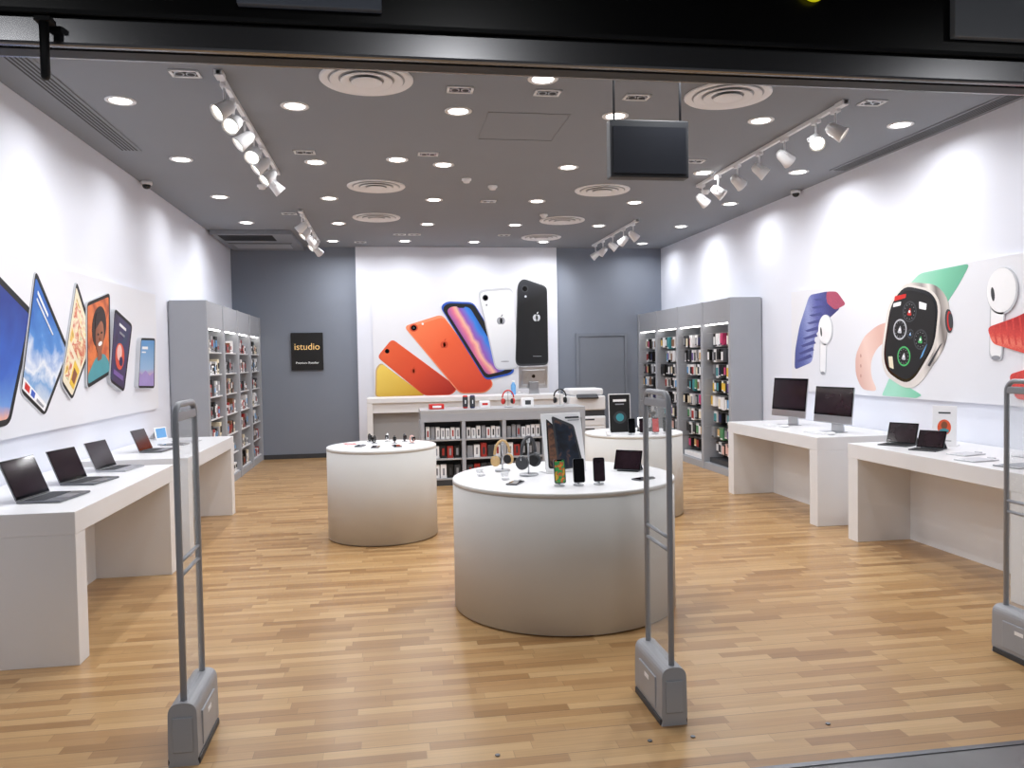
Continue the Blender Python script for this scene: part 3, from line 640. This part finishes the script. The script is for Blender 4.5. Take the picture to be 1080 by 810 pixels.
def tablet_stand(loc, rz, w=0.24, h=0.17, tilt=28, kb=True):
    f = MB('tablet_computer')
    T = Matrix.Translation((0, 0, 0.012)) @ Matrix.Rotation(R(-tilt), 4, 'X'); Q = T.to_3x3().to_4x4()
    f.box(T @ Vector((0, 0, h/2)), (w, 0.007, h), SPG, 0.003, rot=Q); f.box(T @ Vector((0, -0.004, h/2)), (w*0.98, 0.001, h*0.97), SCR, rot=Q); f.box(T @ Vector((0, -0.0048, h/2)), (w*0.9, 0.001, h*0.88), WALLP, rot=Q)
    f.box((0, 0.075, 0.004), (w*0.8, 0.13, 0.007), DKG, 0.003)
    th = R(tilt); top = (h*0.6*math.sin(th)+0.006, h*0.6*math.cos(th)+0.012); ft = (0.13, 0.008)
    dx = top[0]-ft[0]; dz = top[1]-ft[1]; ln = math.hypot(dx, dz)
    f.box((0, (top[0]+ft[0])/2, (top[1]+ft[1])/2), (w*0.8, 0.005, ln), DKG, 0.002, rot=(-math.atan2(dx, dz), 0, 0))
    if kb:
        f.box((0, -0.085, 0.005), (w, 0.16, 0.009), DKG, 0.004)
        for r_ in range(4):
            for c in range(11): f.box((-w*0.42+c*w*0.084, -0.03-r_*0.03, 0.0105), (w*0.07, 0.024, 0.002), BLKM)
    return f.done(loc, rz)
tablet_stand((4.47, 6.36, Z), R(-60), 0.26, 0.19, 20); tablet_stand((4.47, 5.98, Z), R(-58), 0.22, 0.16)
def flat_tablet(loc, rz, w, h, col=SIL):
    f = MB('flat_tablet'); f.box((0, 0, 0.0045), (w, h, 0.008), col, 0.003); f.box((0, 0, 0.009), (w*0.97, h*0.97, 0.001), PW); f.box((0, 0, 0.0097), (w*0.86, h*0.86, 0.001), SCR if col == SPG else PSIL); f.cyl((0, -h*0.46, 0.0098), w*0.03, 0.001, PG, 16)
    f.box((0, h*0.62, 0.007), (w*0.3, 0.03, 0.012), SIL, 0.003)
    return f.done(loc, rz)
flat_tablet((4.50, 5.60, Z), R(-75), 0.17, 0.24); flat_tablet((4.33, 5.28, Z), R(-80), 0.18, 0.25); flat_tablet((4.38, 4.92, Z), R(-80), 0.20, 0.28, SPG); flat_tablet((4.84, 5.35, Z), R(-80), 0.14, 0.2)
flat_tablet((-2.2, 8.5, Z), R(85), 0.17, 0.24, SPG); flat_tablet((-2.15, 8.82, Z), R(85), 0.17, 0.24)
def sign_stand(loc, rz, w, h, tilt, art):
    f = MB('product_sign')
    T = Matrix.Translation((0, 0, 0.009)) @ Matrix.Rotation(R(-tilt), 4, 'X'); Q = T.to_3x3().to_4x4()
    f.box(T @ Vector((0, 0, h/2)), (w, 0.010, h), PW, 0.003, rot=Q)
    f.box((0, 0.06, 0.004), (w, 0.14, 0.007), PW, 0.002)
    if tilt > 8:
        th = R(tilt); top = (h*0.85*math.sin(th)+0.008, h*0.85*math.cos(th)); ft = (0.125, 0.010); dx = top[0]-ft[0]; dz = top[1]-ft[1]
        f.box((0, (top[0]+ft[0])/2, (top[1]+ft[1])/2), (w*0.7, 0.005, math.hypot(dx, dz)), PW, 0.002, rot=(-math.atan2(dx, dz), 0, 0))
    for k, (pts, m) in enumerate(art):
        f.prism([((a-0.5)*w, b*h) for a, b in pts], -0.004, -0.0055-0.0006*k, m, T)
    return f.done(loc, rz)
sign_stand((4.74, 6.16, Z), R(-50), 0.19, 0.34, 5, [(ell(0.5, 0.45, 0.28, 0.2), ORG), (ell(0.5, 0.5, 0.13, 0.10), SKIN), (ell(0.5, 0.36, 0.2, 0.06), TEAL), (U(0.25, 0.8, 0.75, 0.84), DKG), (U(0.2, 0.1, 0.8, 0.12), PG)])
sign_stand((2.42, 8.12, Z), R(0), 0.24, 0.42, 4, [(U(0.03, 0.02, 0.97, 0.98), BLKM), (ell(0.5, 0.4, 0.3, 0.16), DKG), (ell(0.5, 0.4, 0.18, 0.1), TEAL), (U(0.2, 0.8, 0.8, 0.86), PW), (U(0.3, 0.72, 0.7, 0.75), PG)])
sign_stand((1.24, 5.52, Z), R(14), 0.32, 0.42, 12, [
    (rp([(0.06, 0.06), (0.42, 0.03), (0.42, 0.70), (0.12, 0.92)], 0.05), BLKM), (rp([(0.10, 0.10), (0.38, 0.07), (0.38, 0.68), (0.15, 0.86)], 0.04), G('print_copper', [(0.35, (30, 26, 34)), (0.5, (120, 85, 65)), (0.62, (32, 28, 40))], 'noise', scale=10)),
    (rp([(0.30, 0.02), (0.94, 0.05), (0.80, 0.78), (0.26, 0.96)], 0.06), DKG), (rp([(0.35, 0.05), (0.88, 0.08), (0.76, 0.73), (0.31, 0.90)], 0.05), G('print_planet', [(0.35, (14, 15, 20)), (0.52, (30, 42, 58)), (0.62, (110, 75, 60)), (0.7, (16, 18, 24))], 'noise', scale=9)), (U(0.60, 0.90, 0.95, 0.93), DKG), (U(0.66, 0.86, 0.95, 0.875), PG)])
sign_stand((-2.5, 9.14, Z), R(70), 0.2, 0.13, 10, [(U(0.08, 0.1, 0.92, 0.9), SKY)])
def phone(loc, rz, m, name='smartphone', stand=True):
    f = MB(name); w, h = 0.076, 0.155
    if stand:
        T = Matrix.Translation((0, 0, 0.02)) @ Matrix.Rotation(R(-8), 4, 'X'); Q = T.to_3x3().to_4x4()
        f.cyl((0, 0.02, 0.0045), 0.035, 0.008, SIL, 24, bev=0.002); f.box((0, 0.022, 0.047), (0.016, 0.012, 0.08), SIL, 0.003)
        f.prism(rp([(-w/2, 0), (w/2, 0), (w/2, h), (-w/2, h)], 0.014), -0.004, 0.004, SPG, T)
        f.prism(rp([(-w/2+.002, 0.002), (w/2-.002, 0.002), (w/2-.002, h-.002), (-w/2+.002, h-.002)], 0.013), -0.0047, -0.0041, SCR, T)
        f.prism(rp([(-w/2+.005, 0.006), (w/2-.005, 0.006), (w/2-.005, h-.006), (-w/2+.005, h-.006)], 0.011), -0.0053, -0.0048, m, T)
        f.prism(rp([(-0.018, h-0.012), (0.018, h-0.012), (0.018, h-0.004), (-0.018, h-0.004)], 0.003), -0.0058, -0.0050, SCR, T)
    else:
        f.box((0, 0, 0.005), (w, h, 0.008), SPG, 0.003); f.box((0, 0, 0.0095), (w*0.94, h*0.97, 0.001), m); f.cyl((0, h/2+0.012, 0.006), 0.012, 0.01, SIL, 16)
    return f.done(loc, rz)
phone((1.06, 4.90, Z), R(8), G('screen_rainbow', [(0.35, (50, 150, 80)), (0.47, (70, 170, 90)), (0.53, (215, 70, 60)), (0.6, (235, 190, 60)), (0.7, (50, 160, 90))], 'noise', scale=26)); phone((1.185, 4.90, Z), R(4), SCR); phone((1.32, 4.91, Z), R(-2), WALLP)
def headphones(loc, rz, m=DKG, s=1.0):
    f = MB('headphones_on_stand')
    f.cyl((0, 0, 0.0065), 0.06*s, 0.012, SIL, 28, bev=0.003); f.cyl((0, 0.0, 0.11*s), 0.006, 0.21*s-0.004, SIL, 12)
    pts = [(0.085*s*math.cos(t), 0, 0.135*s+0.10*s*math.sin(t)) for t in [math.pi*i/14 for i in range(15)]]
    f.tube(pts, 0.010*s, m, 10); f.tube([(0, 0, 0.20*s), (0, 0, 0.228*s)], 0.012*s, SIL)
    for q in (-1, 1):
        f.tube([(q*0.085*s, 0, 0.14*s), (q*0.087*s, 0, 0.10*s)], 0.006*s, SIL)
        f.cyl((q*0.078*s, 0, 0.085*s), 0.042*s, 0.028*s, m, 28, M=Matrix.Rotation(R(90), 4, 'Y'), bev=0.006*s); f.cyl((q*0.060*s, 0, 0.085*s), 0.036*s, 0.02*s, BLKM, 28, M=Matrix.Rotation(R(90), 4, 'Y'), bev=0.005*s)
    return f.done(loc, rz)
headphones((0.95, 5.44, Z), R(50), s=1.15); headphones((0.80, 5.70, Z), R(40), m=GOLD, s=0.95)
headphones((1.62, 10.85, 1.0305), R(15), m=RED); headphones((2.35, 10.8, 1.0305), R(0), m=BLKM)
tablet_stand((1.66, 5.42, Z), R(-35), 0.20, 0.15, 25, False)
def earbud_case(loc, rz):
    f = MB('earbud_case'); f.box((0, 0, 0.0115), (0.055, 0.045, 0.02), PW, 0.009, seg=3); f.box((0, 0.024, 0.035), (0.055, 0.018, 0.032), PW, 0.008, seg=3)
    for q in (-1, 1): f.sph((q*0.013, 0, 0.028), 0.008, PW); f.tube([(q*0.013, 0, 0.026), (q*0.013, 0, 0.012)], 0.003, PW, 8)
    return f.done(loc, rz)
earbud_case((0.62, 5.50, Z), R(20)); earbud_case((0.76, 5.28, Z), R(0)); earbud_case((2.25, 7.97, Z), R(0))
phone((0.80, 5.10, Z), R(-30), SCR, stand=False)
phone((1.66, 5.05, Z), R(-60), SCR, stand=False)
def smartwatch(loc, rz, m):
    f = MB('smartwatch')
    f.cyl((0, 0, 0.0045), 0.03, 0.008, SIL, 20, bev=0.002)
    f.tube([(0, 0.036*math.cos(t), 0.044+0.034*math.sin(t)) for t in [2*math.pi*i/20 for i in range(20)]], 0.007, m, 8, closed=True)
    f.box((0, -0.034, 0.05), (0.034, 0.012, 0.040), DKG, 0.005); f.box((0, -0.0405, 0.05), (0.030, 0.001, 0.036), SCR)
    return f.done(loc, rz)
for k, (x, y, m) in enumerate(((-0.17, 7.95, BLKM), (-0.04, 8.12, PW), (0.03, 7.90, BLKM), (0.13, 8.05, DKG), (-0.22, 8.15, BLKM), (0.20, 7.85, PNK))): smartwatch((x, y, Z), R(10*k-20), m)
f = MB('leaflet_card'); f.box((0, 0, 0.0015), (0.10, 0.14, 0.002), RED); f.box((0, 0.0, 0.003), (0.07, 0.05, 0.001), PW); f.done((-0.41, 8.0, Z), R(20))
phone((0.05, 7.62, Z), R(10), SCR, stand=False); phone((-0.15, 7.60, Z), R(-5), WALLP, stand=False); phone((-0.3, 7.75, Z), R(-15), SCR, stand=False)
for k in range(4): phone((2.50+0.13*k, 7.96+0.03*(k % 2), Z), R(0), [SCR, WALLP, RED, SCR][k])
tablet_stand((2.82, 8.45, Z), R(-20), 0.2, 0.14)
# counter accessories
def speaker(loc, m):
    f = MB('portable_speaker'); f.cyl((0, 0, 0.09), 0.035, 0.18, m, 28, bev=0.012); f.lathe([(0.0355, 0.02), (0.037, 0.03), (0.037, 0.15), (0.0355, 0.16)], (0, 0, 0), DKG, 28); f.box((0, -0.037, 0.09), (0.012, 0.003, 0.05), PW); return f.done(loc)
speaker((1.02, 10.85, 1.0305), RED); speaker((1.12, 10.85, 1.0305), NAV)
f = MB('product_box'); f.box((0, 0, 0.035), (0.2, 0.12, 0.07), RED, 0.004); f.box((0, -0.061, 0.035), (0.12, 0.002, 0.03), PW); f.done((0.62, 10.85, 1.0305), R(5))
f = MB('product_box'); f.box((0, 0, 0.06), (0.16, 0.12, 0.12), PW, 0.004); f.box((0, -0.061, 0.06), (0.08, 0.002, 0.06), DKG); f.done((1.9, 10.9, 1.0305))
f = MB('product_box'); f.box((0, 0, 0.045), (0.14, 0.12, 0.09), PW, 0.004); f.box((0, -0.061, 0.05), (0.08, 0.002, 0.03), RED); f.done((1.30, 10.95, 1.0305))
f = MB('bottle'); f.lathe([(0, 0), (0.04, 0), (0.042, 0.01), (0.042, 0.16), (0.025, 0.19), (0.022, 0.21), (0, 0.21)], (0, 0, 0), SKY, 28); f.cyl((0, 0, 0.225), 0.024, 0.03, PW, 20, bev=0.004); f.done((2.05, 13.1, 1.1005))

# ------------------------------------------------------------------ security gates
def gate(loc):
    "local Y is the gate's run, near end at -Y"
    f = MB('security_gate'); hw = 0.165; Ht = 1.53; r = 0.06
    def loop(hw, z0, z1, r, n=6):
        p = []
        for cx, cz, a0 in ((hw-r, z1-r, 0), (-hw+r, z1-r, 90)):
            for k in range(n+1):
                a = R(a0+90*k/n); p.append((0, cx+r*math.cos(a), cz+r*math.sin(a)))
        return [(0, hw, z0)]+p+[(0, -hw, z0)]
    f.tube(loop(hw, 0.10, Ht, r), 0.014, GATE, 12)
    f.tube([(0, -hw, 0.80), (0, hw, 0.80)], 0.009, GATE); f.tube([(0, -hw, 0.86), (0, hw, 0.86)], 0.009, GATE)
    f.b2((-0.004, -hw+0.01, 0.2), (0.004, hw-0.01, Ht-0.03), ACR)
    f.b2((-0.010, -hw, 1.46), (0.010, hw, 1.50), GATE, 0.006)
    prof = [(-0.062, 0.0), (0.062, 0.0)]+[p for p in rp([(0.062, 0.0), (0.058, 0.27), (-0.058, 0.27), (-0.062, 0.0)], 0.05, 6) if p[1] > 0.02]
    f.prism(prof, -0.20, 0.20, GATE2)
    f.b2((-0.066, -0.19, 0.0), (0.066, 0.19, 0.03), DKG, 0.004)
    f.b2((-0.042, -0.206, 0.06), (0.042, -0.198, 0.21), GATE, 0.004); f.b2((0.055, -0.12, 0.05), (0.066, 0.12, 0.20), GATE, 0.004); f.b2((-0.066, -0.12, 0.05), (-0.055, 0.12, 0.20), GATE, 0.004)
    f.b2((0.064, -0.03, 0.15), (0.0675, 0.03, 0.17), PW); f.b2((-0.0675, -0.03, 0.15), (-0.064, 0.03, 0.17), PW)
    return f.done(loc)
gate((-0.90, 3.66, 0)); gate((1.26, 3.62, 0)); gate((3.40, 3.75, 0))
f = MB('floor_anchor_bolt')
f.cyl((0, 0, 0.003), 0.011, 0.005, SPG, 20, bev=0.001); ab = f.done((0.42, 3.3, 0))
for x in (1.10, 1.30, 1.95): linked('floor_anchor_bolt', ab, (x, 3.3, 0))

# ------------------------------------------------------------------ added fill lights behind viewer + world
f = MB('lobby_fill_light'); f.cyl((0, 0, -0.003), 0.12, 0.006, LITE); f.lathe([(0.12, 0), (0.12, -0.01), (0.15, -0.012), (0.155, 0)], (0, 0, 0), WHITE, 32)  # unseen lamps, added to light the lobby and viewer-facing surfaces
lo = f.done((-3.0, -0.5, 4.199)); alight((0, 0, -0.02), 40, 0.22, parent=lo)
for x, y in ((0.6, -0.5), (5.4, -0.5), (-3.0, -4), (0.6, -4), (5.4, -4)):
    o = linked('lobby_fill_light', lo, (x, y, 4.199)); alight((0, 0, -0.02), 40, 0.22, parent=o)
w = bpy.data.worlds.new('World'); scene.world = w; w.use_nodes = True
w.node_tree.nodes['Background'].inputs[0].default_value = (0.75, 0.8, 0.9, 1); w.node_tree.nodes['Background'].inputs[1].default_value = 0.15

# ------------------------------------------------------------------ camera
cd = bpy.data.cameras.new('camera'); cd.sensor_fit = 'HORIZONTAL'; cd.sensor_width = 36; cd.lens = 830/1080*36; cd.clip_start = 0.05
co = bpy.data.objects.new('camera', cd); scene.collection.objects.link(co)
r_ = Vector((0.98799, -0.15351, -0.01747)); fw = Vector((0.15291, 0.98773, -0.03161))
fw.normalize(); r_ = (r_-fw*r_.dot(fw)).normalized(); up = r_.cross(fw)
M = Matrix(((r_.x, up.x, -fw.x, 0), (r_.y, up.y, -fw.y, 0), (r_.z, up.z, -fw.z, 1.7), (0, 0, 0, 1)))
co.matrix_world = M
scene.camera = co
